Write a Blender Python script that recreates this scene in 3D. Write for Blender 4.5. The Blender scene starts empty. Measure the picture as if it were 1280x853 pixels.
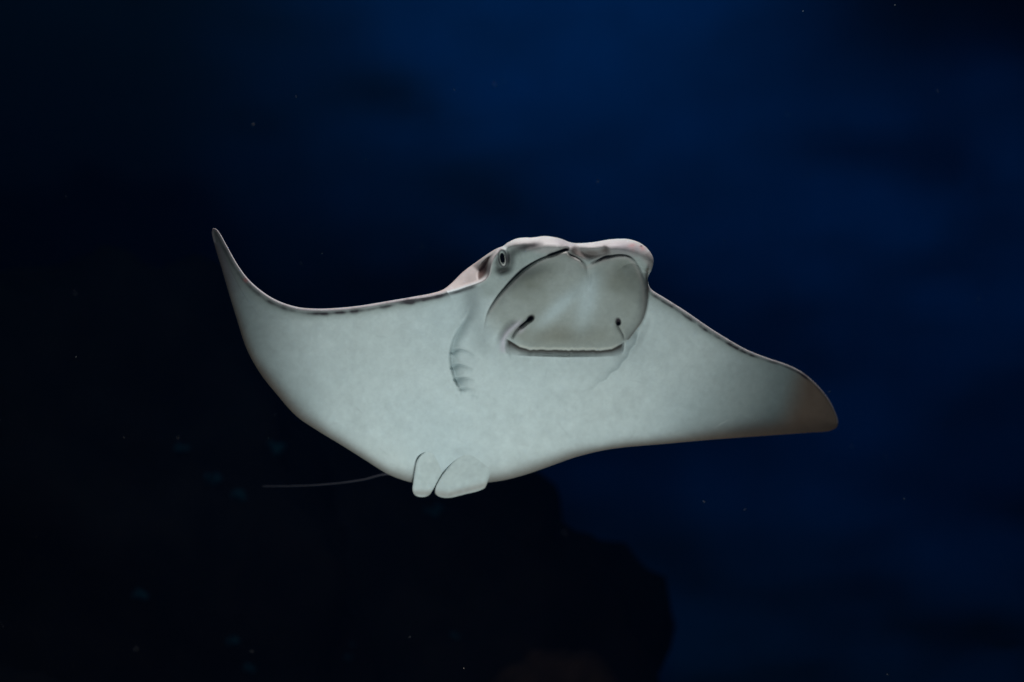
import bpy, math, random
import numpy as np
from mathutils import Vector, noise
from mathutils.bvhtree import BVHTree

random.seed(7)
rng = np.random.default_rng(7)
S = bpy.context.scene
COL = S.collection

# ------------------------------------------------------------------ camera
CAM = Vector((0.0, 0.0, 1.5))
FOC = 50.0
D0 = 1.85                       # metres from the lens to the middle of the animal
cam_d = bpy.data.cameras.new('camera')
cam = bpy.data.objects.new('camera', cam_d)
COL.objects.link(cam)
cam.location = CAM
cam.rotation_euler = (math.radians(90), 0, 0)
cam_d.lens = FOC
cam_d.sensor_width = 36.0
cam_d.clip_start = 0.02
cam_d.clip_end = 60
cam_d.dof.use_dof = True
cam_d.dof.focus_distance = 1.77
cam_d.dof.aperture_fstop = 3.2
S.camera = cam

# ------------------------------------------------------------------ world, lamps, exposure
w = bpy.data.worlds.new('World')
S.world = w
w.use_nodes = True
bg = w.node_tree.nodes['Background']
bg.inputs['Color'].default_value = (0.03, 0.12, 0.30, 1)
bg.inputs['Strength'].default_value = 0.02


def area(name, loc, target, sx, sy, power, col, spread=180):
    l = bpy.data.lights.new(name, 'AREA')
    l.shape = 'RECTANGLE'
    l.size, l.size_y = sx, sy
    l.energy = power
    l.color = col
    l.spread = math.radians(spread)
    o = bpy.data.objects.new(name, l)
    COL.objects.link(o)
    o.location = loc
    o.rotation_euler = (Vector(target) - Vector(loc)).to_track_quat('-Z', 'Y').to_euler()
    return o


def spot(name, loc, target, power, col, ang, blend=1.0, rad=0.25):
    l = bpy.data.lights.new(name, 'SPOT')
    l.energy = power
    l.color = col
    l.spot_size = math.radians(ang)
    l.spot_blend = blend
    l.shadow_soft_size = rad
    o = bpy.data.objects.new(name, l)
    COL.objects.link(o)
    o.location = loc
    o.rotation_euler = (Vector(target) - Vector(loc)).to_track_quat('-Z', 'Y').to_euler()
    return o


# unseen key lamp, added low in front of the animal to light the belly
area('key_lamp', (0.10, 0.85, 0.38), (-0.10, 1.95, 1.36), 0.5, 0.4, 2.12, (0.865, 0.99, 1.0), 64)
# tank lamp above the water, falling on the back and the leading edges
area('tank_lamp', (0.15, 1.35, 3.2), (0.0, 1.85, 1.5), 0.8, 0.6, 15.5, (0.98, 0.97, 1.0), 110)
# blue lamps that wash the far end of the tank
spot('blue_lamp', (0.4, 4.6, 5.2), (0.25, 7.2, 4.0), 120, (0.0, 0.36, 0.95), 62)
spot('blue_lamp', (2.2, 4.7, 3.9), (1.75, 7.2, 1.45), 66, (0.0, 0.36, 0.95), 60)
spot('reef_fill', (-1.4, 3.9, 4.4), (-1.3, 5.4, 0.4), 34, (0.45, 0.85, 1.0), 52)  # unseen lamp, added to bring out the reef rocks

S.view_settings.view_transform = 'Standard'
S.view_settings.look = 'None'
S.view_settings.exposure = 0.0
S.view_settings.gamma = 1.0
S.view_settings.use_curve_mapping = False
S.render.engine = 'CYCLES'
S.cycles.use_denoising = True
S.cycles.max_bounces = 6


# ------------------------------------------------------------------ helpers
def tag(o, label=None, cat=None, group=None, kind=None):
    if label: o['label'] = label
    if cat: o['category'] = cat
    if group: o['group'] = group
    if kind: o['kind'] = kind
    return o


def mesh_obj(name, verts, faces, mat, parent=None, smooth=True):
    me = bpy.data.meshes.new(name)
    if isinstance(verts, np.ndarray):
        me.vertices.add(len(verts))
        me.vertices.foreach_set('co', verts.astype(np.float32).ravel())
        nf, k = faces.shape
        me.loops.add(nf * k)
        me.loops.foreach_set('vertex_index', faces.astype(np.int32).ravel())
        me.polygons.add(nf)
        me.polygons.foreach_set('loop_start', np.arange(0, nf * k, k, dtype=np.int32))
        me.update(calc_edges=True)
        me.validate()
    else:
        me.from_pydata(verts, [], faces)
    if smooth:
        me.polygons.foreach_set('use_smooth', np.ones(len(me.polygons), dtype=bool))
    me.materials.append(mat)
    o = bpy.data.objects.new(name, me)
    COL.objects.link(o)
    if parent: o.parent = parent
    return o


def px_point(px, py, dep=0.0):
    """photo pixel + depth offset in mm from the animal's middle -> world point"""
    s = 36.0 / FOC / 1280.0
    r = D0 + np.asarray(dep) / 1000.0
    x = CAM.x + (np.asarray(px) - 640.0) * s * r
    z = CAM.z + (426.5 - np.asarray(py)) * s * r
    y = CAM.y + r + 0 * x
    return np.stack([x, y, z], -1)


def smooth(t):
    t = np.clip(t, 0, 1)
    return t * t * (3 - 2 * t)


def step(a, b, x):
    return smooth((x - a) / (b - a))


def roundp(t):
    t = np.clip(t, 0, 1)
    return np.sqrt(1 - (1 - t) ** 2)


def spline(pts, sub=6, closed=False, vals=None):
    """centripetal-ish Catmull-Rom through pts (n,k)"""
    P = np.array(pts, float)
    n = len(P)
    out = []
    rngi = range(n if closed else n - 1)
    for i in rngi:
        if closed:
            p0, p1, p2, p3 = P[(i - 1) % n], P[i], P[(i + 1) % n], P[(i + 2) % n]
        else:
            p0, p1, p2, p3 = P[max(i - 1, 0)], P[i], P[i + 1], P[min(i + 2, n - 1)]
        l01 = max(np.hypot(*(p1 - p0)[:2]), 1e-3) ** .5
        l12 = max(np.hypot(*(p2 - p1)[:2]), 1e-3) ** .5
        l23 = max(np.hypot(*(p3 - p2)[:2]), 1e-3) ** .5
        m1 = (p1 - p0) / l01 - (p2 - p0) / (l01 + l12) + (p2 - p1) / l12
        m2 = (p2 - p1) / l12 - (p3 - p1) / (l12 + l23) + (p3 - p2) / l23
        m1, m2 = m1 * l12, m2 * l12
        for j in range(sub):
            t = j / sub
            out.append((2 * t**3 - 3 * t**2 + 1) * p1 + (t**3 - 2 * t**2 + t) * m1
                       + (-2 * t**3 + 3 * t**2) * p2 + (t**3 - t**2) * m2)
    if not closed: out.append(P[-1])
    return np.array(out)


class Sheet:
    """a sculpting sheet laid over a patch of the animal; x, y in photo pixels"""
    def __init__(s, x0, y0, x1, y1, h):
        s.h, s.x0, s.y0 = h, x0, y0
        s.xs = np.arange(x0, x1 + h, h)
        s.ys = np.arange(y0, y1 + h, h)
        s.X, s.Y = np.meshgrid(s.xs, s.ys)
        s.shape = s.X.shape

    def dist(s, poly, R, closed=False):
        """distance to a polyline capped at R, nearest point, parameter 0..1, signed side"""
        d = np.full(s.shape, float(R)); t = np.zeros(s.shape); sg = np.zeros(s.shape)
        nx, ny = s.X.copy(), s.Y.copy()
        P = np.array(poly)[:, :2]
        if closed: P = np.vstack([P, P[:1]])
        n = len(P) - 1
        for i in range(n):
            a, b = P[i], P[i + 1]
            lo, hi = np.minimum(a, b) - R, np.maximum(a, b) + R
            i0 = max(int((lo[0] - s.x0) / s.h), 0); i1 = min(int((hi[0] - s.x0) / s.h) + 2, s.shape[1])
            j0 = max(int((lo[1] - s.y0) / s.h), 0); j1 = min(int((hi[1] - s.y0) / s.h) + 2, s.shape[0])
            if i1 <= i0 or j1 <= j0: continue
            sl = (slice(j0, j1), slice(i0, i1))
            ab = b - a; L = max(ab @ ab, 1e-9)
            ax, ay = s.X[sl] - a[0], s.Y[sl] - a[1]
            u = np.clip((ax * ab[0] + ay * ab[1]) / L, 0, 1)
            qx, qy = ax - u * ab[0], ay - u * ab[1]
            dd = np.hypot(qx, qy)
            m = dd < d[sl]
            d[sl] = np.where(m, dd, d[sl])
            t[sl] = np.where(m, (i + u) / n, t[sl])
            sg[sl] = np.where(m, np.sign(ab[0] * ay - ab[1] * ax), sg[sl])
            nx[sl] = np.where(m, a[0] + u * ab[0], nx[sl])
            ny[sl] = np.where(m, a[1] + u * ab[1], ny[sl])
        return d, t, sg, nx, ny

    def inside(s, poly):
        P = np.array(poly)[:, :2]
        A, B = P, np.roll(P, -1, 0)
        ins = np.zeros(s.shape, bool)
        for j, y in enumerate(s.ys):
            m = (A[:, 1] > y) != (B[:, 1] > y)
            if not m.any(): continue
            xc = np.sort(A[m, 0] + (y - A[m, 1]) / (B[m, 1] - A[m, 1]) * (B[m, 0] - A[m, 0]))
            ins[j] = np.searchsorted(xc, s.xs) % 2 == 1
        return ins

    def blur(s, a, px):
        r = max(int(px / s.h), 1)
        a = a.astype(float)
        for _ in range(3):
            for ax in (0, 1):
                p = np.pad(a, [(r + 1, r) if k == ax else (0, 0) for k in (0, 1)], mode='edge')
                c = np.cumsum(p, ax)
                a = (np.take(c, range(2 * r + 1, c.shape[ax]), ax) - np.take(c, range(0, c.shape[ax] - 2 * r - 1), ax)) / (2 * r + 1)
        return a

    def noise(s, px, seed):
        g = np.random.default_rng(seed)
        a = s.blur(g.standard_normal(s.shape), px)
        return a / a.std()

    def gauss(s, x, y, rx, ry, rot=0):
        c, n = math.cos(rot), math.sin(rot)
        u = ((s.X - x) * c + (s.Y - y) * n) / rx
        v = (-(s.X - x) * n + (s.Y - y) * c) / ry
        return np.exp(-(u * u + v * v))

    def ell(s, x, y, rx, ry, rot=0):
        c, n = math.cos(rot), math.sin(rot)
        u = ((s.X - x) * c + (s.Y - y) * n) / rx
        v = (-(s.X - x) * n + (s.Y - y) * c) / ry
        return np.hypot(u, v)

    def solid(s, name, outline, ins, nx, ny, front, back, rim, mat, parent, colf, colb):
        """close a front and a back skin along the outline into one watertight body"""
        near = np.zeros_like(ins)
        for dy in (-1, 0, 1):
            for dx in (-1, 0, 1):
                near |= np.roll(np.roll(ins, dy, 0), dx, 1)
        rimm = near & ~ins
        X = np.where(rimm, nx, s.X); Y = np.where(rimm, ny, s.Y)
        F = np.where(rimm, rim, front); B = np.where(rimm, rim, back)
        keep = near
        cell = keep[:-1, :-1] & keep[1:, :-1] & keep[:-1, 1:] & keep[1:, 1:]
        anyin = ins[:-1, :-1] | ins[1:, :-1] | ins[:-1, 1:] | ins[1:, 1:]
        cell &= anyin
        idf = np.full(s.shape, -1); nf = keep.sum(); idf[keep] = np.arange(nf)
        idb = idf.copy(); nb = ins.sum(); idb[ins] = nf + np.arange(nb)
        V = np.vstack([px_point(X[keep], Y[keep], F[keep]), px_point(X[ins], Y[ins], B[ins])])
        def quads(i, flip):
            a, b, c, d = i[:-1, :-1][cell], i[:-1, 1:][cell], i[1:, 1:][cell], i[1:, :-1][cell]
            return np.stack([a, d, c, b] if not flip else [a, b, c, d], 1)
        Q = np.vstack([quads(idf, False), quads(idb, True)])
        o = mesh_obj(name, V, Q, mat, parent)
        if colf is not None:
            C = np.vstack([colf[keep], colb[ins]])
            C = np.hstack([C, np.ones((len(C), 1))])
            if len(o.data.vertices) == len(C):
                at = o.data.color_attributes.new('pigment_shade', 'FLOAT_COLOR', 'POINT')
                at.data.foreach_set('color', C.astype(np.float32).ravel())
        return o


def srgb(r, g, b):
    f = lambda c: (c / 255 / 12.92) if c <= 10 else ((c / 255 + 0.055) / 1.055) ** 2.4
    return np.array([f(r), f(g), f(b)])


def nodes(name):
    m = bpy.data.materials.new(name)
    m.use_nodes = True
    return m, m.node_tree.nodes, m.node_tree.links, m.node_tree.nodes['Principled BSDF']


def mat_skin(name, attr=True, base=(0.5, 0.5, 0.5), rough=0.5):
    m, n, l, p = nodes(name)
    geo = n.new('ShaderNodeNewGeometry')
    n1 = n.new('ShaderNodeTexNoise'); n1.inputs['Scale'].default_value = 28; n1.inputs['Detail'].default_value = 7
    n1.inputs['Roughness'].default_value = 0.62
    n2 = n.new('ShaderNodeTexNoise'); n2.inputs['Scale'].default_value = 330; n2.inputs['Detail'].default_value = 4
    for t in (n1, n2): l.new(geo.outputs['Position'], t.inputs['Vector'])
    mr = n.new('ShaderNodeMapRange')
    mr.inputs['From Min'].default_value = 0.3; mr.inputs['From Max'].default_value = 0.7
    mr.inputs['To Min'].default_value = 0.955; mr.inputs['To Max'].default_value = 1.03
    l.new(n1.outputs['Fac'], mr.inputs['Value'])
    mr2 = n.new('ShaderNodeMapRange')
    mr2.inputs['From Min'].default_value = 0.3; mr2.inputs['From Max'].default_value = 0.7
    mr2.inputs['To Min'].default_value = 0.965; mr2.inputs['To Max'].default_value = 1.03
    l.new(n2.outputs['Fac'], mr2.inputs['Value'])
    mu = n.new('ShaderNodeMath'); mu.operation = 'MULTIPLY'
    l.new(mr.outputs['Result'], mu.inputs[0]); l.new(mr2.outputs['Result'], mu.inputs[1])
    vm = n.new('ShaderNodeVectorMath'); vm.operation = 'SCALE'
    if attr:
        a = n.new('ShaderNodeAttribute'); a.attribute_name = 'pigment_shade'
        l.new(a.outputs['Color'], vm.inputs[0])
    else:
        vm.inputs[0].default_value = base
    l.new(mu.outputs[0], vm.inputs['Scale'])
    l.new(vm.outputs['Vector'], p.inputs['Base Color'])
    p.inputs['Roughness'].default_value = rough
    p.inputs['Specular IOR Level'].default_value = 0.22
    p.inputs['Subsurface Weight'].default_value = 0.08
    p.inputs['Subsurface Radius'].default_value = (1.0, 0.8, 0.7)
    p.inputs['Subsurface Scale'].default_value = 0.0022
    bp = n.new('ShaderNodeBump')
    bp.inputs['Strength'].default_value = 0.12; bp.inputs['Distance'].default_value = 0.0015
    l.new(n2.outputs['Fac'], bp.inputs['Height'])
    l.new(bp.outputs['Normal'], p.inputs['Normal'])
    return m


def mat_rock(name, c0, c1, scale=3.0, rough=0.9, bump=0.5):
    m, n, l, p = nodes(name)
    geo = n.new('ShaderNodeNewGeometry')
    n1 = n.new('ShaderNodeTexNoise'); n1.inputs['Scale'].default_value = scale; n1.inputs['Detail'].default_value = 9
    n1.inputs['Roughness'].default_value = 0.65
    l.new(geo.outputs['Position'], n1.inputs['Vector'])
    r = n.new('ShaderNodeValToRGB')
    r.color_ramp.elements[0].position = 0.35; r.color_ramp.elements[0].color = (*c0, 1)
    r.color_ramp.elements[1].position = 0.68; r.color_ramp.elements[1].color = (*c1, 1)
    l.new(n1.outputs['Fac'], r.inputs['Fac'])
    l.new(r.outputs['Color'], p.inputs['Base Color'])
    p.inputs['Roughness'].default_value = rough
    p.inputs['Specular IOR Level'].default_value = 0.1
    bp = n.new('ShaderNodeBump'); bp.inputs['Strength'].default_value = bump; bp.inputs['Distance'].default_value = 0.05
    l.new(n1.outputs['Fac'], bp.inputs['Height']); l.new(bp.outputs['Normal'], p.inputs['Normal'])
    return m


def mat_plain(name, col, rough=0.4, spec=0.5):
    m, n, l, p = nodes(name)
    t = n.new('ShaderNodeTexNoise'); t.inputs['Scale'].default_value = 400; t.inputs['Detail'].default_value = 3
    r = n.new('ShaderNodeValToRGB')
    r.color_ramp.elements[0].color = (*[c * 0.8 for c in col], 1)
    r.color_ramp.elements[1].color = (*[min(c * 1.2, 1) for c in col], 1)
    l.new(t.outputs['Fac'], r.inputs['Fac']); l.new(r.outputs['Color'], p.inputs['Base Color'])
    p.inputs['Roughness'].default_value = rough
    p.inputs['Specular IOR Level'].default_value = spec
    return m


M_SKIN = mat_skin('ray_skin')
M_TAIL = mat_skin('tail_skin', False, (0.045, 0.045, 0.055))
M_LID = mat_skin('eyelid_skin', False, (0.50, 0.48, 0.47))
M_PUPIL = mat_plain('pupil', (0.004, 0.004, 0.005), 0.12, 0.6)
M_IRIS = mat_plain('iris', (0.62, 0.60, 0.56), 0.25, 0.5)

# ================================================================== the far end of the tank
M_WALL = mat_rock('tank_wall_paint', (0.012, 0.10, 0.20), (0.02, 0.15, 0.30), 0.5, 0.9, 0.2)
M_FLOOR = mat_rock('sand', (0.16, 0.14, 0.11), (0.24, 0.21, 0.17), 6)
M_ROCK = mat_rock('reef_rock', (0.005, 0.006, 0.008), (0.016, 0.014, 0.013), 5)
M_CORAL = mat_rock('teal_coral', (0.01, 0.05, 0.07), (0.02, 0.10, 0.13), 30)
M_BROWN = mat_rock('brown_reef_rock', (0.014, 0.010, 0.007), (0.045, 0.028, 0.018), 5)


def fnoise(x, y, z, s, seed):
    return noise.fractal(Vector((x * s + seed, y * s - seed, z * s)), 1.0, 2.0, 5)


# curved back wall of moulded rock
nv, nu = 90, 150
V, F = [], []
for j in range(nv + 1):
    z = -1.0 + 7.0 * j / nv
    for i in range(nu + 1):
        a = math.radians(-78 + 156 * i / nu)
        r = 7.6
        x, y = r * math.sin(a) * 1.05, 0.2 + r * math.cos(a) * 0.98
        k = 0.30 * fnoise(x, y, z, 0.55, 3) + 0.10 * fnoise(x, y, z, 1.6, 9)
        s = 1 - k / r
        V.append((x * s, y * s, z))
for j in range(nv):
    for i in range(nu):
        q = j * (nu + 1) + i
        F.append((q, q + 1, q + nu + 2, q + nu + 1))
tag(mesh_obj('tank_wall', V, F, M_WALL), kind='structure')

V, F = [], []
n = 80
for j in range(n + 1):
    for i in range(n + 1):
        x, y = -8 + 16 * i / n, -1.5 + 9.5 * j / n
        V.append((x, y, -0.75 + 0.06 * fnoise(x, y, 0, 0.9, 4)))
for j in range(n):
    for i in range(n):
        q = j * (n + 1) + i
        F.append((q, q + 1, q + n + 2, q + n + 1))
tag(mesh_obj('tank_floor', V, F, M_FLOOR), kind='structure')


def rock(loc, size, seed, label, mat=M_ROCK):
    import bmesh
    bm = bmesh.new()
    bmesh.ops.create_icosphere(bm, subdivisions=5, radius=1.0)
    for v in bm.verts:
        c = v.co.copy()
        k = 1 + 0.34 * fnoise(c.x, c.y, c.z, 0.9, seed) + 0.12 * fnoise(c.x, c.y, c.z, 2.8, seed + 5)
        # ledges, as in weathered reef stone
        k += 0.05 * math.sin(c.z * 9 + 2 * c.x + seed)
        v.co = Vector((c.x * size[0], c.y * size[1], c.z * size[2])) * k
    me = bpy.data.meshes.new('reef_rock')
    bm.to_mesh(me); bm.free()
    me.polygons.foreach_set('use_smooth', np.ones(len(me.polygons), dtype=bool))
    me.materials.append(mat)
    o = bpy.data.objects.new('reef_rock', me)
    o.location = loc
    COL.objects.link(o)
    tag(o, label, 'rock', 'reef rocks at the bottom of the tank')
    return o


rocks = [
    rock((-3.05, 5.2, 0.9), (0.75, 0.7, 1.9), 1.0, 'tall dark reddish brown rock column at the edge of the reef', M_BROWN),
    rock((-1.75, 5.9, 0.35), (1.15, 0.7, 1.45), 4.0, 'large blackish reef boulder rising beside the tall rock column'),
    rock((-0.55, 6.3, -0.05), (1.15, 0.7, 1.2), 8.0, 'low black reef boulder below the tail of the ray'),
    rock((0.22, 4.6, -0.22), (0.46, 0.5, 0.66), 21.0, 'low brown flat-topped rock lying in front of the black boulders', M_BROWN),
    rock((-1.35, 4.6, -0.30), (0.85, 0.5, 0.62), 16.0, 'broad brownish black rock in front of the large boulder'),
]

# ================================================================== the ray
ray = bpy.data.objects.new('cownose_ray', None)
COL.objects.link(ray)
tag(ray, 'pale bellied cownose ray gliding with one wing tip curled up', 'ray')

# outline: x, y, edge radius in pixels, edge thickness in mm
OUT = [
    (264.6, 289, 2, 3), (266.8, 285.6, 2, 3), (270.5, 286.6, 2.5, 3), (274.6, 291.5, 3, 4), (285, 310, 4, 5), (297, 331, 4.5, 6), (311, 349.7, 5, 7),
    (330, 366, 5.5, 8), (348, 376.4, 5.5, 8), (372, 384, 5.5, 9), (395, 386, 5.5, 9), (423, 385, 5.5, 9), (451.5, 382, 5.5, 9),
    (484, 376.6, 5.5, 10), (517, 371, 5.5, 11), (540, 366.6, 6, 12), (554, 362, 7, 14), (565.6, 353, 8, 16), (576, 342.5, 9, 18), (585, 335, 9, 20),
    (597.5, 326.2, 8, 20), (609, 318, 7, 20), (620, 311.3, 6, 20), (629, 307.6, 6, 20), (635, 303.3, 8, 24), (644, 299, 11, 28), (654, 297.2, 13, 30), (665, 297.2, 14, 32),
    (681, 295.3, 15, 32), (699, 298, 14, 30), (716, 303.8, 12, 28), (739, 303.2, 13, 28), (763, 299.4, 15, 32), (786, 299.2, 18, 36), (802, 305, 18, 36),
    (813, 315.5, 16, 34), (817, 326, 13, 30), (814.6, 337.5, 9, 22), (810.4, 346, 6, 16), (810.2, 353, 4.5, 12), (813.5, 361, 4.5, 10), (831.6, 373, 4.5, 9),
    (857, 389, 4.5, 9), (883, 407, 4.5, 9), (909, 423.5, 4, 8), (935, 438, 3.5, 7), (960.6, 448, 3.2, 6), (984, 456, 3, 5), (1002, 465, 3, 5),
    (1020, 480, 2.6, 4), (1035, 498, 2.5, 4), (1044, 515, 2.4, 4), (1047.6, 527, 2.2, 4), (1046.2, 534, 2.2, 4), (1038, 538.6, 2.2, 4), (1012, 541, 2.5, 4),
    (976, 543.6, 3, 5), (935, 546.5, 3.5, 5), (883, 550.4, 4, 6), (831.6, 555, 5, 7), (800, 557.6, 6, 9), (780, 559.4, 7, 11), (755, 563, 8, 13), (720, 571.5, 10, 16),
    (690, 582, 11, 18), (660, 592.5, 11, 18), (632, 600, 11, 18), (609, 603.4, 11, 18), (575, 606, 11, 18), (540, 606.5, 11, 18), (514, 603.2, 10, 16), (497, 598, 9, 14), (483, 592, 8, 13),
    (457.5, 576, 7, 11), (426.5, 556.5, 6, 9), (396, 538, 5, 7), (370, 520, 4.5, 6), (345, 492, 4, 6), (325, 466.6, 4, 5), (308, 436, 3.5, 5),
    (294.5, 395, 3, 4), (285, 364, 3, 4), (276, 333, 2.5, 4), (267.6, 305, 2, 3)]
OC = spline(OUT, 7, closed=True)
OC[:, 2:] = np.maximum(OC[:, 2:], 1.5)
sh = Sheet(258, 280, 1054, 614, 0.66)
X, Y = sh.X, sh.Y
ins = sh.inside(OC)
d, tt, _, NX, NY = sh.dist(OC, 60, closed=True)
idx = tt * len(OC)
er = np.interp(idx, np.arange(len(OC) + 1), np.append(OC[:, 2], OC[0, 2]))
et = np.interp(idx, np.arange(len(OC) + 1), np.append(OC[:, 3], OC[0, 3]))
XC = np.where(ins, X, NX); YC = np.where(ins, Y, NY)


def base_depth(x, y):
    # belly slopes away from head to tail; mm behind the middle of the animal
    ys = np.array([280, 320, 360, 400, 440, 480, 520, 560, 600, 640.0])
    sl = np.array([.66, .72, .80, .88, .97, 1.05, 1.12, 1.18, 1.22, 1.25])
    acc = np.concatenate([[0], np.cumsum((sl[1:] + sl[:-1]) / 2 * np.diff(ys))])
    acc -= np.interp(450, ys, acc)
    g = np.interp(y, ys, acc)
    g = g + 0.10 * (x - 640)
    wx = [250, 262, 275, 290, 310, 335, 365, 400, 450, 510, 580, 650, 820, 870, 910, 960, 1000, 1030, 1060]
    wd = [215, 180, 145, 112, 78, 46, 18, -4, -16, -12, -3, 0, 0, 10, 26, 62, 104, 140, 180]
    # smooth interpolation
    fx = np.linspace(250, 1060, 811)
    fd = np.interp(fx, wx, wd)
    for _ in range(3):
        fd = np.convolve(np.pad(fd, 9, mode='edge'), np.ones(19) / 19, 'valid')
    return g + np.interp(x, fx, fd)


# ---- relief towards the viewer, in mm
axis = [(735, 330), (712, 420), (660, 500), (590, 570), (560, 600)]
da = sh.dist(axis, 260)[0]
Fr = 24 * np.exp(-(da / 105) ** 2)
wingthick = 5 * np.exp(-(da / 260) ** 2)
Fr += wingthick

# head mass
hull = [(588, 352), (600, 322), (640, 292), (716, 292), (790, 290), (850, 300), (850, 420), (800, 436), (770, 452), (700, 458), (640, 452), (606, 436), (592, 400)]
sl = sh.blur(sh.inside(hull), 9)
rcon = spline([(812, 330), (809.5, 346), (810.5, 359), (809, 380), (803.5, 400), (794, 414), (784, 427)], 6)
dr, tr, sr, _, _ = sh.dist(rcon, 60)
# right of the contour = outside the head
right = (sr < 0) & (X > 770)
rprof = np.where(right, 0, roundp(dr / 13))
rprof = np.where(dr >= 60, np.where(X > 800, 0, 1), rprof)
rprof = np.where(Y < 340, 1, rprof)
fade = step(398, 430, Y)
rprof = rprof * (1 - fade) + sh.blur((X < 790), 12) * fade
Fr += 30 * sl * rprof

# rostral lobes and nasal curtain
lob = [(604, 420), (606, 406), (610, 390), (620, 373), (634, 357), (652, 339.5), (671, 326.5), (690, 318), (706, 313.5), (716, 319), (727, 325.5), (733, 331.5),
       (741.5, 327.5), (758, 321.8), (774, 319.2), (786, 320.4), (794, 327), (800.5, 338), (807, 359), (808, 380), (802.5, 401), (793, 413), (785, 422), (780, 428),
       (776, 431.2), (764, 436.4), (751, 438), (704, 438), (662, 437.2), (650, 434.2), (641, 429), (636, 425.5), (620, 428)]
lobc = spline(lob, 5, closed=True)
li = sh.inside(lobc)
dl = sh.dist(lobc, 40, closed=True)[0]
lw = step(0, 1, (X - 600) / 55 + (420 - Y) / 110)       # the lobe rises out of the cheek
lw = np.where(Y > 395, lw * step(622, 645, X), lw)
lobe = np.where(li, roundp(dl / 16), 0)
curt = step(400, 436, Y) * step(636, 652, X) * (1 - step(772, 780, X))
Fr += 7 * (1 - 0.6 * step(352, 326, Y)) * lobe * lw * (1 - 0.35 * curt)
Fr += np.where(li, 10 * sh.gauss(664, 358, 38, 24, -0.6) + 10 * sh.gauss(774, 350, 25, 30), 0)
Fr -= 6 * sh.gauss(737, 350, 11, 30, 0.12) * li
Fr -= 4 * sh.gauss(716, 378, 26, 16, -0.6)
Fr += 4 * sh.gauss(706, 424, 52, 12)
Fr -= 3 * sh.gauss(706, 400, 40, 7)

crease_shade = np.zeros(sh.shape)       # crease shade painted into the skin colour, 0..1


def groove(pts, depth, wid, shade_k=0.0, taper=(0, 0), pw=None, sub=6):
    """a crease along a line: depth in mm, half width in pixels"""
    global Fr, crease_shade
    c = spline(pts, sub)
    dd, t, _, _, _ = sh.dist(c, 12)
    k = np.ones(sh.shape)
    if taper[0] > 0: k *= smooth(t / taper[0])
    if taper[1] > 0: k *= smooth((1 - t) / taper[1])
    Fr -= depth * k * np.exp(-(dd / wid) ** 2)
    if shade_k: crease_shade = np.maximum(crease_shade, shade_k * k * np.exp(-(dd / (pw or wid)) ** 2))


# creases between lobes and snout
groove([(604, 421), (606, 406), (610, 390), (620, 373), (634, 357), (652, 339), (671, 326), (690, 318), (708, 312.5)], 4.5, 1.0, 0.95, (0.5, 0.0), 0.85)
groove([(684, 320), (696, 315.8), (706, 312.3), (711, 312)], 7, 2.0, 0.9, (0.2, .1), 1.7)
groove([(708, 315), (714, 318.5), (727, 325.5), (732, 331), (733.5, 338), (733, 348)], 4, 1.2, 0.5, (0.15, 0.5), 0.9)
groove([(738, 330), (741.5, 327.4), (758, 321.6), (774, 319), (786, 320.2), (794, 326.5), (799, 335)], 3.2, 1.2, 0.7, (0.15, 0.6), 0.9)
groove([(737, 340), (736.5, 350), (734, 362)], 2.5, 2.2, 0.12, (0.3, 0.7))
groove([(716, 309), (726, 314), (740, 318), (755, 316), (761, 312)], 7, 6, 0, (0.2, 0.2))

# rim rounding along the outline
rimT = roundp(d / er)
wv = (ins & (d < 16)).astype(float)
et_in = sh.blur(et * wv, 45) / np.maximum(sh.blur(wv, 45), 1e-3)
et_in = sh.blur(et_in, 12)
kin = smooth((d - er * 0.8) / 26)
kin = sh.blur(kin, 3) * (d > er * 0.8)
Fr_edge = (et * (1 - kin) + et_in * kin) * rimT * 0.9

# shoulder behind the eye: beyond this ridge the back falls away
ridge = spline([(490, 377), (520, 372.8), (540, 370), (556, 366.6), (575, 361.5), (590, 356.6), (597, 354.2), (604, 351), (609.5, 346), (612, 339), (613.5, 331), (616.5, 323.5), (621, 317), (626, 312), (632, 305)], 6)
dg, tg, sg, _, _ = sh.dist(ridge, 60)
beyond = (sg < 0) & (X < 640) & (X > 495) & (dg < 60)
bk = np.where(beyond, step(0, 3.5, dg), 0) * step(505, 548, X)
Fr -= bk * (14 + 2.1 * dg)
# lip in front of the spiracle
lip = spline([(626, 311), (621, 316), (616, 323.7), (613, 334), (611, 343.4), (605, 350), (595.6, 354.7), (580, 360)], 6)
dlip, tlip, _, _, _ = sh.dist(lip, 14)
Fr += 5 * np.exp(-(dlip / 2.3) ** 2) * smooth((1 - tlip) / 0.3)
# spiracle
spi = spline([(622.5, 313.5), (614.4, 317.5), (605, 325.2), (598.5, 335), (595.6, 346), (598, 351.3), (604.5, 347.8), (609.4, 341.5), (610.6, 334), (613.2, 325), (618.5, 317.5)], 5, closed=True)
si = sh.inside(spi)
dsp = sh.dist(spi, 12, closed=True)[0]
spir = np.where(si, smooth(dsp / 3.2), 0)
spir_deep = spir * (0.45 + 0.55 * step(-6, 6, (X - 604) + (338 - Y) * 0.45))
Fr -= 12 * spir_deep

# eye socket
ex, ey, er_ = 628.2, 322.8, math.radians(-8)
e = sh.ell(ex, ey, 5.4, 10.0, er_)
Fr += 3.5 * np.exp(-((e - 1.15) / 0.33) ** 2)
Fr -= 5 * np.clip(1 - e, 0, 1)
Fr -= 6 * sh.gauss(628.5, 338, 9, 5.0, -0.25)
Fr -= 5 * sh.gauss(638, 324, 4.5, 11, 0.15)
Fr += 3 * sh.gauss(618, 334, 4, 9, 0.3)
Fr -= 4 * sh.gauss(655, 310, 22, 5, -0.25)

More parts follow.
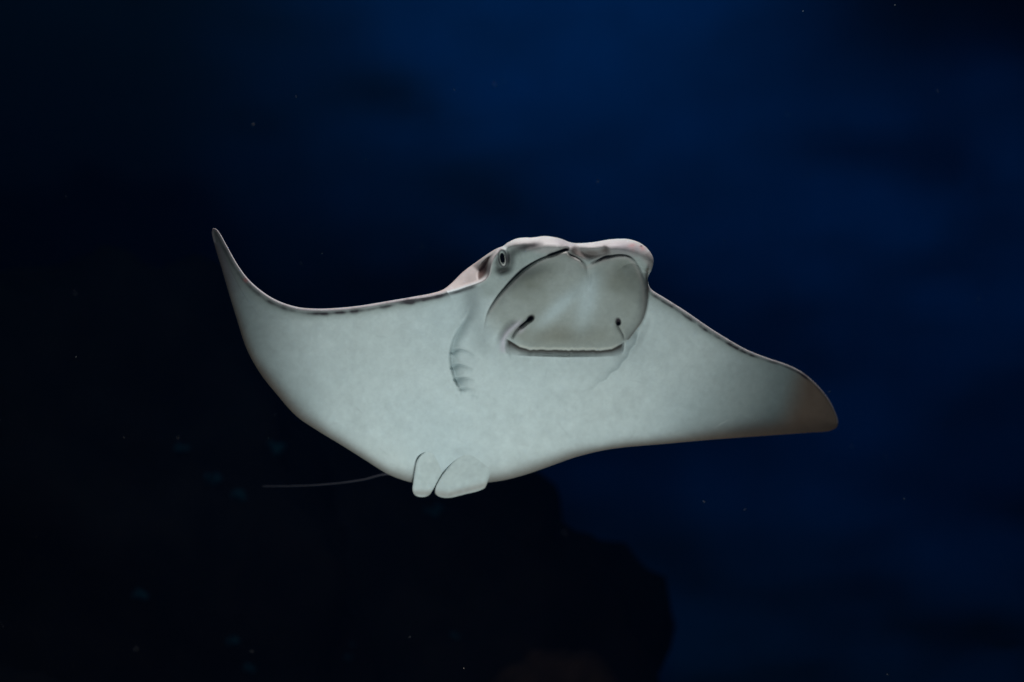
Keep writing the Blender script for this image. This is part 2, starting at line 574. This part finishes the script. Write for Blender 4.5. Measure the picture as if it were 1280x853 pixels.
# nostrils
nl = sh.ell(663, 398, 5.4, 3.6, -0.75)
Fr -= 15 * smooth(1.25 - nl)
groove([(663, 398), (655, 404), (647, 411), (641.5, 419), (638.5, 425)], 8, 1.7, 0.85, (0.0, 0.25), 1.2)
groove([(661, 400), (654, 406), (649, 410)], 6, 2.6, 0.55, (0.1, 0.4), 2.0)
nr = sh.ell(773, 402, 3.1, 4.8, -0.2)
Fr -= 13 * smooth(1.25 - nr)
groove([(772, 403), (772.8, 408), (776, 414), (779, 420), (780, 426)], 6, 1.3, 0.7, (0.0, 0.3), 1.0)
Fr += 4 * sh.gauss(654, 412, 7, 3.2, -0.7) + 3 * sh.gauss(767, 411, 4, 6)
# fold beside the mouth corner
fold = spline([(655, 401), (643, 408), (634, 416), (629, 426), (629, 437)], 6)
df, tf, _, _, _ = sh.dist(fold, 20)
Fr += 5 * np.exp(-(df / 4.2) ** 2) * smooth(tf / 0.25) * smooth((1 - tf) / 0.25)
groove([(646, 396), (634, 402), (625, 412), (620, 424), (619, 438)], 1.8, 3.4, 0.0, (0.25, 0.3))
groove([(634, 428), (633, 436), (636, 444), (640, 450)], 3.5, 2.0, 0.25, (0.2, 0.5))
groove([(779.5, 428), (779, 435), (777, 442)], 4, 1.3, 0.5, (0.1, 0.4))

# mouth: shadowed gap under the fringed edge of the nasal curtain
jag = np.interp(X, np.arange(600, 800, 1.45), np.convolve(rng.uniform(-1, 1, len(np.arange(600, 800, 1.45))), [0.25, 0.5, 0.25], 'same')) * 0.9
edge_y = np.interp(X, [630, 637, 650, 662, 704, 751, 765, 777, 784], [422, 426, 434, 437.3, 437.8, 438.2, 436.4, 430, 425]) + jag * step(648, 664, X) * (1 - step(752, 764, X))
low_y = np.interp(X, [630, 634, 640, 660, 704, 750, 770, 779, 784], [438, 440.5, 441.5, 442.6, 443.6, 443.4, 442.4, 440.5, 438])
inx = step(631, 637, X) * (1 - step(776.5, 780, X))
gv = np.clip((Y - edge_y) / np.maximum(low_y + 3.5 - edge_y, 3), 0, 1)
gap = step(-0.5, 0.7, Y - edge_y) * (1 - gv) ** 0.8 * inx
Fr -= 15 * gap
lipe = np.exp(-((Y - edge_y + 1.6) / 1.5) ** 2) * step(640, 650, X) * (1 - step(768, 777, X))
Fr += 2.0 * lipe
Fr += 5 * sh.gauss(706, 455, 62, 9) * (1 - gap)
groove([(668, 459), (690, 462), (720, 462), (742, 459)], 0.9, 5, 0)

# gill slits on the near side
gmask = np.zeros(sh.shape)
gedge = spline([(590, 380), (585, 394), (575, 410), (568, 424), (564, 440), (564.5, 455), (568, 470), (574, 482), (582, 491)], 6)
dge, tge, sge, _, _ = sh.dist(gedge, 26)
gside = np.where(sge < 0, 1.0, 0.0)       # the head side of the edge
prof = np.where(sge < 0, np.exp(-(dge / 7.5) ** 2), np.exp(-(dge / 1.7) ** 2))
Fr -= 7.5 * prof * smooth(tge / 0.35) * smooth((1 - tge) / 0.2)
Fr += 3.0 * sh.gauss(588, 402, 8, 22, 0.35)
for pts, dep in (([(564, 440), (571, 437), (582, 438.5), (594, 445)], 4.0), ([(564, 458.5), (571, 456), (581, 457.5), (593, 463)], 4.2),
                 ([(568, 473.5), (576, 472), (584, 472.6), (594, 476)], 3.8), ([(575, 486), (583, 485.4), (595, 488)], 2.6),
                 ([(588, 494), (598, 495.5)], 1.0)):
    c = spline(pts, 6)
    dd, t, sg_, _, _ = sh.dist(c, 22)
    below = sg_ > 0
    pr = np.where(below, np.exp(-(dd / 6.5)), np.exp(-(dd / 1.0) ** 2))
    Fr -= 1.6 * dep * pr * smooth((1 - t) / 0.45) * np.where(t <= 0, np.exp(-(dd / 2.5) ** 2), 1)
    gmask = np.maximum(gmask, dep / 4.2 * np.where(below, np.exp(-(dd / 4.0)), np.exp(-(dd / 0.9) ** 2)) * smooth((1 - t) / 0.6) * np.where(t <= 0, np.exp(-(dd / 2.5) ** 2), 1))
# and the wavy row on the far side
gr = spline([(799, 410), (796, 420), (793, 430), (787, 437), (784, 446), (777, 453), (772, 461), (763, 466), (757, 474), (748, 478), (742, 485), (732, 488), (721, 493)], 6)
dd, t, sg_, _, _ = sh.dist(gr, 18)
pr = np.where(sg_ > 0, np.exp(-(dd / 5.0)), np.exp(-(dd / 1.1) ** 2))
Fr -= 3.2 * pr * smooth(t / 0.1) * smooth((1 - t) / 0.4) * (0.75 + 0.25 * np.sin(t * 40))
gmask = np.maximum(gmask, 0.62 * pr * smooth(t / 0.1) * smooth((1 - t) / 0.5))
groove([(815, 392), (811, 410), (802, 428), (790, 446)], 1.6, 3.5, 0, (0.3, 0.4))

# soft unevenness of flesh and skin
Fr += 0.55 * sh.noise(9, 1) * np.exp(-(da / 190) ** 2) + 0.12 * sh.noise(3, 2)
# muscle bands that run out along the wings
for k in range(26):
    sx = 1 if k % 2 else -1
    x0 = 640 + sx * rng.uniform(120, 300)
    y0 = rng.uniform(420, 540)
    ln = rng.uniform(16, 44)
    an = rng.uniform(-0.35, 0.35) + (0.5 if sx > 0 else -0.35)
    Fr -= rng.uniform(0.12, 0.35) * sh.gauss(x0, y0, ln, rng.uniform(2.0, 4.5), an)

BD = base_depth(XC, YC)
Fs = sh.blur(Fr, 0.7)
front = BD - Fs - Fr_edge
rimd = BD - Fs
hump = 58 * np.exp(-(da / 95) ** 2) + 10 * np.exp(-(da / 240) ** 2)
dorsal = sh.blur(np.minimum(d, 60) / 60 * 1.0, 10)
back = BD - Fs * rimT * 0 - sh.blur(Fr, 6) * (1 - smooth(d / 30)) + Fr_edge * 0.9 + hump * smooth(d / 46)
back = np.maximum(back, front + 1.0 * rimT + 0.2)

# ---- skin colour, with some shade painted in
def mixc(c, col, k):
    return c * (1 - k[..., None]) + np.array(col) * k[..., None]


n_a, n_b, n_c, n_d = sh.noise(14, 11), sh.noise(4, 12), sh.noise(1.6, 13), sh.noise(30, 14)
C = np.ones(sh.shape + (3,)) * np.array([0.660, 0.715, 0.690])
C = mixc(C, (0.58, 0.66, 0.66), np.clip(0.35 + 0.3 * n_d, 0, 0.8))
# wings carry a faint grey clouding
C = mixc(C, (0.42, 0.49, 0.48), np.clip(0.10 * n_a + 0.05 * n_b + 0.08, 0, 0.4) * smooth((da - 110) / 130))
# outer wings: grey skin plus painted fall-off of light, brown tips
tipR = step(815, 1010, X + 0.55 * (Y - 490) + 4 * n_d)
C = mixc(C, (0.15, 0.185, 0.18), 0.88 * tipR)
C = mixc(C, (0.055, 0.058, 0.065), np.clip(0.75 * sh.gauss(955, 545, 60, 22, -0.1), 0, 1))  # shade on the right wing's trailing part, painted in
tb = step(968, 1012, X + 0.30 * (Y - 500) + 3 * n_a)
C = mixc(C, (0.19, 0.125, 0.085), 0.90 * tb)
tipL = step(392, 288, X - 0.28 * (Y - 400))
C = mixc(C, (0.24, 0.28, 0.275), 0.8 * tipL)
C = mixc(C, (0.22, 0.19, 0.205), 0.8 * step(316, 275, X + 0.0 * Y) * step(420, 340, Y))
# brown rim of the trailing edge
OXs = NX; OYs = NY
lead = ((NY < 300 + 0.0 * NX) & (NX < 262)) | (NY < np.interp(NX, [262, 300, 345, 500, 811, 860, 940, 1000, 1049], [293, 372, 430, 480, 440, 450, 480, 500, 531]))
trail = ~lead
tw = np.interp(NX, [270, 300, 330, 400, 480, 520, 640, 760, 860, 960, 1047], [4, 8, 12, 10, 10, 12, 13, 10, 11, 16, 12]) * (1 + 0.10 * n_a)
tk = np.interp(NX, [270, 300, 330, 400, 480, 520, 640, 760, 860, 960, 1047], [.5, .85, .9, .85, .75, .75, .8, .85, .9, .95, .95])
trw = sh.blur(np.where(trail, 1.0, 0.0), 1.5)
C = mixc(C, (0.115, 0.080, 0.058), np.clip(trw * tk * np.exp(-(d / tw) ** 2), 0, 1))
# leading edge: pale mottled strip above a broken dark line
ldw = np.interp(NX, [262, 300, 372, 540, 811, 880, 1000, 1049], [5, 6.2, 7.0, 7.0, 5.5, 6.0, 3.4, 2.2])
wing_lead = lead & ((NX < 556) | (NX > 812)) & (d < 30)
wl = np.where(wing_lead, 1.0, 0.0)
strip = wl * (1 - step(0.4, 0.70, d / ldw))
line = wl * np.exp(-((d - ldw * 0.86) / (ldw * (0.36 + 0.05 * n_b))) ** 2)
under = wl * np.exp(-(np.maximum(d - ldw, 0) / 7) ** 2) * (1 - step(930, 975, X))
C = mixc(C, (0.26, 0.29, 0.26), 0.5 * under)
C = mixc(C, (0.44, 0.405, 0.405), strip * 0.85)
lk = np.interp(NX, [262, 300, 372, 540, 811, 880, 1000, 1049], [.4, .55, .8, .97, .95, .95, .8, .3])
C = mixc(C, (0.028, 0.02, 0.024), np.clip(line * lk * (0.85 + 0.25 * n_b + 0.12 * n_c), 0, 0.97))
C = mixc(C, (0.20, 0.16, 0.16), np.clip(strip * (0.25 * n_b + 0.22 * n_c - 0.12), 0, 0.55))
# small pink graze on the rim
C = mixc(C, (0.50, 0.18, 0.17), np.clip(0.8 * sh.gauss(307, 350.5, 3.2, 2.2, 0.8), 0, 1))
# shoulder seen over the leading edge
C = mixc(C, (0.56, 0.49, 0.455), np.clip(bk, 0, 1) * 0.95)
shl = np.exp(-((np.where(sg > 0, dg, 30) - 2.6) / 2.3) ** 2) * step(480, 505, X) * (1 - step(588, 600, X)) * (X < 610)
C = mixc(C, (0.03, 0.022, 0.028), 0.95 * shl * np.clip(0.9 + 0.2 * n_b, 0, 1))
# head: beige snout, olive-grey lobes
snout = sh.blur(np.where(ins & ~li & (Y < np.interp(X, [630, 700, 735, 800, 820], [308, 322, 325, 322, 345])) & (X > 628), 1.0, 0), 2.0)
C = mixc(C, (0.50, 0.455, 0.43), np.clip(snout, 0, 1) * 0.80)
cheek = sh.blur(np.where(ins & ~li & (X > 600) & (X < 812) & (Y < 372), 1.0, 0), 3)
C = mixc(C, (0.36, 0.40, 0.365), np.clip(cheek * (1 - snout) * 0.65, 0, 1))
lobm = sh.blur(np.where(li, 1.0, 0), 2.2)
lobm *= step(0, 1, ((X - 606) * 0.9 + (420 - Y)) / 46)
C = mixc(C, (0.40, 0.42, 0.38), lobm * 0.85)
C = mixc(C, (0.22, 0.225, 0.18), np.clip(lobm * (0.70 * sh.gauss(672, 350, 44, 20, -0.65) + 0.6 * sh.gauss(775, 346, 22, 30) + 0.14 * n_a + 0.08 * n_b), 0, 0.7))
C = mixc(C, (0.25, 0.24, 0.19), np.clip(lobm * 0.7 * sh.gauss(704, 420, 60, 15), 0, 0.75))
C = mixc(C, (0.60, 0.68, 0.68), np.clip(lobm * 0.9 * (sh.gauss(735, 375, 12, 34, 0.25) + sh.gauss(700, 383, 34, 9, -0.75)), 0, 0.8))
# lit look of the rolled lobe edges painted pale, brown right edge
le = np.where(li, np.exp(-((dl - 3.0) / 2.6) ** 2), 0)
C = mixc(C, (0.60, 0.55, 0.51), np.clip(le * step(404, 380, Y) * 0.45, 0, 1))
re = np.where(~right & (Y > 335) & (Y < 425), np.exp(-(dr / 3.2) ** 2), 0) * (dr < 50)
C = mixc(C, (0.13, 0.10, 0.07), np.clip(re * 0.8, 0, 1))
# dark brow
brow = spline([(634, 326), (638, 317), (647, 311.4), (658, 308.5), (670, 306.5), (683, 304.5)], 6)
dbw, tbw, _, _, _ = sh.dist(brow, 16)
C = mixc(C, (0.03, 0.024, 0.026), np.clip(0.95 * np.exp(-(dbw / (6.2 - 2.8 * tbw)) ** 2) * smooth((1 - tbw) / 0.25) * (0.9 + 0.15 * n_b), 0, 1))
C = mixc(C, (0.02, 0.018, 0.016), np.clip(1.1 * sh.gauss(629, 338, 9.5, 5.2, -0.25) + 0.55 * sh.gauss(622, 331, 4, 7, 0.2) + 0.45 * sh.gauss(636, 327, 4, 9), 0, 0.9))  # shade in the hollow below the eye, painted in
C = mixc(C, (0.66, 0.60, 0.575), np.clip(0.9 * np.exp(-(dlip / 2.0) ** 2) * smooth((1 - tlip) / 0.3), 0, 1))
C = mixc(C, (0.13, 0.088, 0.078), np.clip(spir * 0.92, 0, 1))
C = mixc(C, (0.26, 0.17, 0.145), np.clip(spir * 0.6 * sh.gauss(601, 341, 4, 6), 0, 1))
C = mixc(C, (0.08, 0.07, 0.075), np.exp(-((e - 1.02) / 0.16) ** 2) * 0.85)
# snout tip: lilac grey with pink scrapes
C = mixc(C, (0.30, 0.265, 0.29), np.clip(0.65 * sh.gauss(782, 310, 26, 8, 0.1) + 0.6 * sh.gauss(705, 303, 14, 6, 0.35), 0, 0.8))
C = mixc(C, (0.50, 0.24, 0.22), np.clip(0.55 * sh.gauss(790, 307, 5, 2.4, -0.2) + 0.6 * sh.gauss(803, 310, 4, 2.6, 0.6) + 0.3 * sh.gauss(796, 313, 8, 3) * (n_c > 0.2), 0, 0.8))
C = mixc(C, (0.05, 0.02, 0.03), np.clip(sh.gauss(801.5, 307.8, 1.3, 1.0), 0, 0.9))
C = mixc(C, (0.13, 0.098, 0.085), np.clip(0.95 * sh.gauss(735, 318, 24, 6.5) + 0.7 * sh.gauss(757, 312, 5, 5) + 0.6 * sh.gauss(718, 313, 5, 6), 0, 0.85))  # shade of the hollow under the snout front, painted dark
C = mixc(C, (0.10, 0.02, 0.04), np.clip(0.9 * sh.gauss(706.5, 311.8, 3.6, 1.5, -0.2), 0, 0.95))
# folds with a lilac cast by the mouth corner, mouth gap shadow painted dark brown, fringe
C = mixc(C, (0.62, 0.57, 0.62), np.clip(0.8 * np.exp(-(df / 4.0) ** 2) * smooth(tf / 0.2), 0, 1))
C = mixc(C, (0.60, 0.55, 0.57), np.clip(0.6 * sh.gauss(652, 413, 7, 3, -0.7), 0, 1))
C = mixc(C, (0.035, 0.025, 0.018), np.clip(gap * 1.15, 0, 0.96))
C = mixc(C, (0.70, 0.69, 0.60), np.clip(lipe * 0.7, 0, 1))
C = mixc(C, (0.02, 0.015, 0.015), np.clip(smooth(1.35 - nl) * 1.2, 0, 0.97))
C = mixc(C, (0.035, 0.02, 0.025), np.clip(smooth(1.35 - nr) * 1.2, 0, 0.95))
C = mixc(C, (0.02, 0.016, 0.018), np.clip(crease_shade, 0, 1))
C = mixc(C, (0.26, 0.32, 0.325), np.clip(gmask * 0.85 + 0.62 * np.where(sge < 0, np.exp(-(dge / 7.5) ** 2), np.exp(-(dge / 1.5) ** 2)) * smooth(tge / 0.3) * smooth((1 - tge) / 0.2), 0, 0.8))  # grey slit interiors, plus painted shading along the gill edge
# fine speckle and healed scratches
C *= (1 + 0.018 * n_c + 0.02 * n_b)[..., None]
for k in range(30):
    x0, y0 = rng.uniform(330, 980), rng.uniform(400, 570)
    an = rng.uniform(0, math.pi)
    C = mixc(C, (0.62, 0.66, 0.64) if k % 2 else (0.40, 0.44, 0.43), 0.30 * sh.gauss(x0, y0, rng.uniform(3, 9), 0.8, an))
C = np.clip(C, 0.004, 0.9)
# the back is brown
CB = np.ones(sh.shape + (3,)) * np.array([0.20, 0.145, 0.10]) * (1 + 0.12 * n_a + 0.06 * n_b)[..., None]
CB = C * (1 - smooth(d / 8))[..., None] + CB * smooth(d / 8)[..., None]

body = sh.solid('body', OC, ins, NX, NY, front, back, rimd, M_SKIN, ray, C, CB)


def depth_at(px, py):
    i = int(round((px - sh.x0) / sh.h)); j = int(round((py - sh.y0) / sh.h))
    return float(front[j, i])


# ---- eye: eyeball, pale iris ring and slit pupil
def ellipsoid(name, c, rx, ry, rz, rot, mat, parent, nu=28, nv=16):
    V, F = [], []
    for j in range(nv + 1):
        th = math.pi * j / nv
        for i in range(nu):
            ph = 2 * math.pi * i / nu
            x, y, z = rx * math.sin(th) * math.cos(ph), -rz * math.cos(th), ry * math.sin(th) * math.sin(ph)
            cr, sr_ = math.cos(rot), math.sin(rot)
            V.append((c[0] + x * cr - z * sr_, c[1] + y, c[2] + x * sr_ + z * cr))
    for j in range(nv):
        for i in range(nu):
            F.append((j * nu + i, j * nu + (i + 1) % nu, (j + 1) * nu + (i + 1) % nu, (j + 1) * nu + i))
    return mesh_obj(name, V, F, mat, parent)


mm = 0.001 * 36 / FOC * D0 / 1280 * 1000
ed = depth_at(628, 323)
pc = px_point(628.6, 322.6, ed + 1.0)
eye = ellipsoid('eye', pc, 4.7 * mm, 9.2 * mm, 5.0 * mm, math.radians(8), M_IRIS, ray)
pc2 = px_point(628.0, 322.4, ed - 2.6)
ellipsoid('pupil', pc2, 2.9 * mm, 7.2 * mm, 2.2 * mm, math.radians(8), M_PUPIL, eye)
# the other eye, on the hidden side of the snout
pe = px_point(809, 322, depth_at(806, 322) + 34)
eye2 = ellipsoid('eye', pe, 5.0 * mm, 8.0 * mm, 8.0 * mm, 0, M_IRIS, ray)
ellipsoid('pupil', (pe[0] + 3.2 * mm, pe[1], pe[2]), 2.6 * mm, 5.2 * mm, 5.0 * mm, 0, M_PUPIL, eye2)

# ---- pelvic fins
def fin(outline, lift, cseed, shade):
    oc = spline(outline, 6, closed=True)
    x0, y0 = oc[:, 0].min() - 3, oc[:, 1].min() - 3
    s2 = Sheet(x0, y0, oc[:, 0].max() + 3, oc[:, 1].max() + 3, 0.5)
    i2 = s2.inside(oc)
    d2, t2, _, nx2, ny2 = s2.dist(oc, 30, closed=True)
    xc, yc = np.where(i2, s2.X, nx2), np.where(i2, s2.Y, ny2)
    ii = np.clip(((xc - sh.x0) / sh.h).astype(int), 0, sh.shape[1] - 1)
    b = base_depth(xc, yc)
    bx = 24 * np.exp(-(np.interp(yc, [540, 620], [0, 40]) / 105) ** 2)
    # lies on the belly at its root, hangs free at its tip
    body_f = b - bx - 5 - 16
    root = step(546, 580, yc)
    mid = body_f + lift(xc, yc)
    th = 1.0 + 4.2 * roundp(d2 / 7) * (1 - 0.3 * step(600, 622, yc))
    n1, n2 = s2.noise(5, cseed), s2.noise(1.6, cseed + 1)
    fr_ = mid - th - 0.25 * n1
    bk_ = mid + th
    c = np.ones(s2.shape + (3,)) * np.array([0.60, 0.66, 0.64]) * shade
    c = mixc(c, (0.44, 0.47, 0.44), np.clip(0.12 + 0.06 * n1, 0, 0.5))
    c = mixc(c, (0.30, 0.245, 0.21), np.clip(0.75 * np.exp(-((yc - np.interp(xc, [515, 545, 560, 583, 606, 620], [617, 617, 619, 613, 607, 600])) / 4.5) ** 2), 0, 1) * 0.75)
    c *= (1 + 0.03 * n2)[..., None]
    return s2.solid('pelvic_fin', oc, i2, nx2, ny2, fr_, bk_, mid, M_SKIN, ray, c, c * 0.5)


fin([(540, 560), (527, 568), (521, 576), (518.4, 588), (516.4, 603), (515.6, 613), (518.5, 619), (527, 621.6), (536, 619.4), (541.5, 612), (548, 600), (558, 586), (572, 571), (580, 558), (566, 550)],
    lambda x, y: 13 - 16 * step(548, 600, y) + 9 * step(535, 566, x) * (1 - step(585, 605, y)) - 4 * step(535, 522, x), 31, 1.0)
fin([(584, 560), (572, 571), (558, 586.5), (549, 600), (544.4, 610), (544, 617), (550, 621.4), (561, 622.6), (583, 617.6), (598, 614), (606, 610), (609.6, 603), (614, 590), (620.5, 571), (616, 556), (600, 550)],
    lambda x, y: 10 - 17 * step(550, 605, y) + 9 * step(585, 622, x) * (1 - step(592, 608, y)), 41, 0.93)

# ---- tail: a long thin whip that bends away behind the wing
tp = [(545, 596, 262), (515, 596, 275), (483, 593, 300), (455, 599.5, 325), (430, 603.4, 348), (400, 606.2, 375), (365, 607.8, 405), (328, 608, 440)]
tc = spline([(a, b, c) for a, b, c in tp], 10)
tr_ = np.linspace(1.7, 0.55, len(tc)) * 0.001
pts = px_point(tc[:, 0], tc[:, 1], tc[:, 2])
V, F = [], []
for i, p in enumerate(pts):
    t = Vector(pts[min(i + 1, len(pts) - 1)] - pts[max(i - 1, 0)]).normalized()
    u = t.cross(Vector((0, 0, 1))).normalized(); v = u.cross(t)
    for k in range(10):
        a = 2 * math.pi * k / 10
        V.append(Vector([float(q) for q in p]) + (math.cos(a) * u + math.sin(a) * v) * float(tr_[i]))
m_ = len(pts)
for i in range(m_ - 1):
    for k in range(10):
        F.append((i * 10 + k, i * 10 + (k + 1) % 10, (i + 1) * 10 + (k + 1) % 10, (i + 1) * 10 + k))
F.append(tuple(range(9, -1, -1))); F.append(tuple((m_ - 1) * 10 + k for k in range(10)))
mesh_obj('tail', V, F, M_TAIL, ray)

# ================================================================== corals on the reef
bpy.context.view_layer.update()
import bmesh as _bm
dg_ = bpy.context.evaluated_depsgraph_get()
trees = []
for o in rocks:
    bm = _bm.new(); bm.from_mesh(o.data); bm.transform(o.matrix_world)
    trees.append((BVHTree.FromBMesh(bm), o)); bm.free()


def hit_rock(px, py):
    dr_ = Vector(((px - 640) * 36 / FOC / 1280, 1, (426.5 - py) * 36 / FOC / 1280)).normalized()
    best = None
    for t, o in trees:
        h = t.ray_cast(CAM, dr_)
        if h[0] is not None and (best is None or h[3] < best[3]): best = h
    return best


def coral(px, py, size, seed, label):
    h = hit_rock(px, py)
    if h is None: return
    bm = _bm.new()
    g = random.Random(seed)
    for k in range(9):
        r = size * g.uniform(0.25, 0.5)
        off = Vector((g.uniform(-1, 1), g.uniform(-.4, .4), g.uniform(-.6, .6))) * size * 0.7
        res = _bm.ops.create_icosphere(bm, subdivisions=2, radius=r)
        for v in res['verts']:
            v.co = v.co * (1 + 0.25 * noise.noise(v.co * 60 + Vector((seed, k, 0)))) + off
    me = bpy.data.meshes.new('coral_clump'); bm.to_mesh(me); bm.free()
    me.materials.append(M_CORAL)
    o = bpy.data.objects.new('coral_clump', me)
    o.location = h[0]
    COL.objects.link(o)
    tag(o, label, 'coral', 'small teal coral clumps on the reef rocks')


LAB = 'small blurred teal coral clump on the dark reef rock'
for i, (px, py, sz) in enumerate([(540, 640, .040), (570, 795, .022), (175, 742, .03), (435, 822, .018), (290, 800, .03), (266, 600, .035), (297, 620, .04),
                                  (228, 560, .03), (345, 560, .04), (440, 806, .014), (310, 835, .025)]):
    coral(px, py, sz, i, LAB)

# ================================================================== the water
def box(name, lo, hi, mat):
    V = [(x, y, z) for x in (lo[0], hi[0]) for y in (lo[1], hi[1]) for z in (lo[2], hi[2])]
    F = [(0, 1, 3, 2), (4, 6, 7, 5), (0, 4, 5, 1), (2, 3, 7, 6), (0, 2, 6, 4), (1, 5, 7, 3)]
    return mesh_obj(name, V, F, mat, smooth=False)


m = bpy.data.materials.new('sea_water'); m.use_nodes = True
nt = m.node_tree
nt.nodes.remove(nt.nodes['Principled BSDF'])
pv = nt.nodes.new('ShaderNodeVolumePrincipled')
pv.inputs['Color'].default_value = (0.03, 0.28, 0.95, 1)
pv.inputs['Density'].default_value = 0.014
pv.inputs['Anisotropy'].default_value = 0.6
nt.links.new(pv.outputs['Volume'], nt.nodes['Material Output'].inputs['Volume'])
tag(box('haze', (-9, -2.0, -1.8), (9, 8.6, 6.4), m), kind='stuff')

# drifting specks in the water
V, F = [], []
g = random.Random(5)
for k in range(90):
    r = g.uniform(1.0, 5.0)
    c = Vector((g.uniform(-.4, .4) * r, r, 1.5 + g.uniform(-.27, .27) * r))
    q = g.uniform(0.0002, 0.0005) * (0.6 + 0.4 * r)
    b = len(V)
    for a in ((1, 0, 0), (-1, 0, 0), (0, 1, 0), (0, -1, 0), (0, 0, 1), (0, 0, -1)):
        V.append(c + Vector(a) * q * g.uniform(0.6, 1.3))
    F += [(b + i, b + j, b + k_) for i, j, k_ in ((0, 2, 4), (2, 1, 4), (1, 3, 4), (3, 0, 4), (2, 0, 5), (1, 2, 5), (3, 1, 5), (0, 3, 5))]
sp = mesh_obj('drifting_specks', V, F, mat_plain('speck', (0.5, 0.5, 0.48), 0.8, 0.1))
tag(sp, 'tiny pale specks drifting in the dark water', 'specks', kind='stuff')
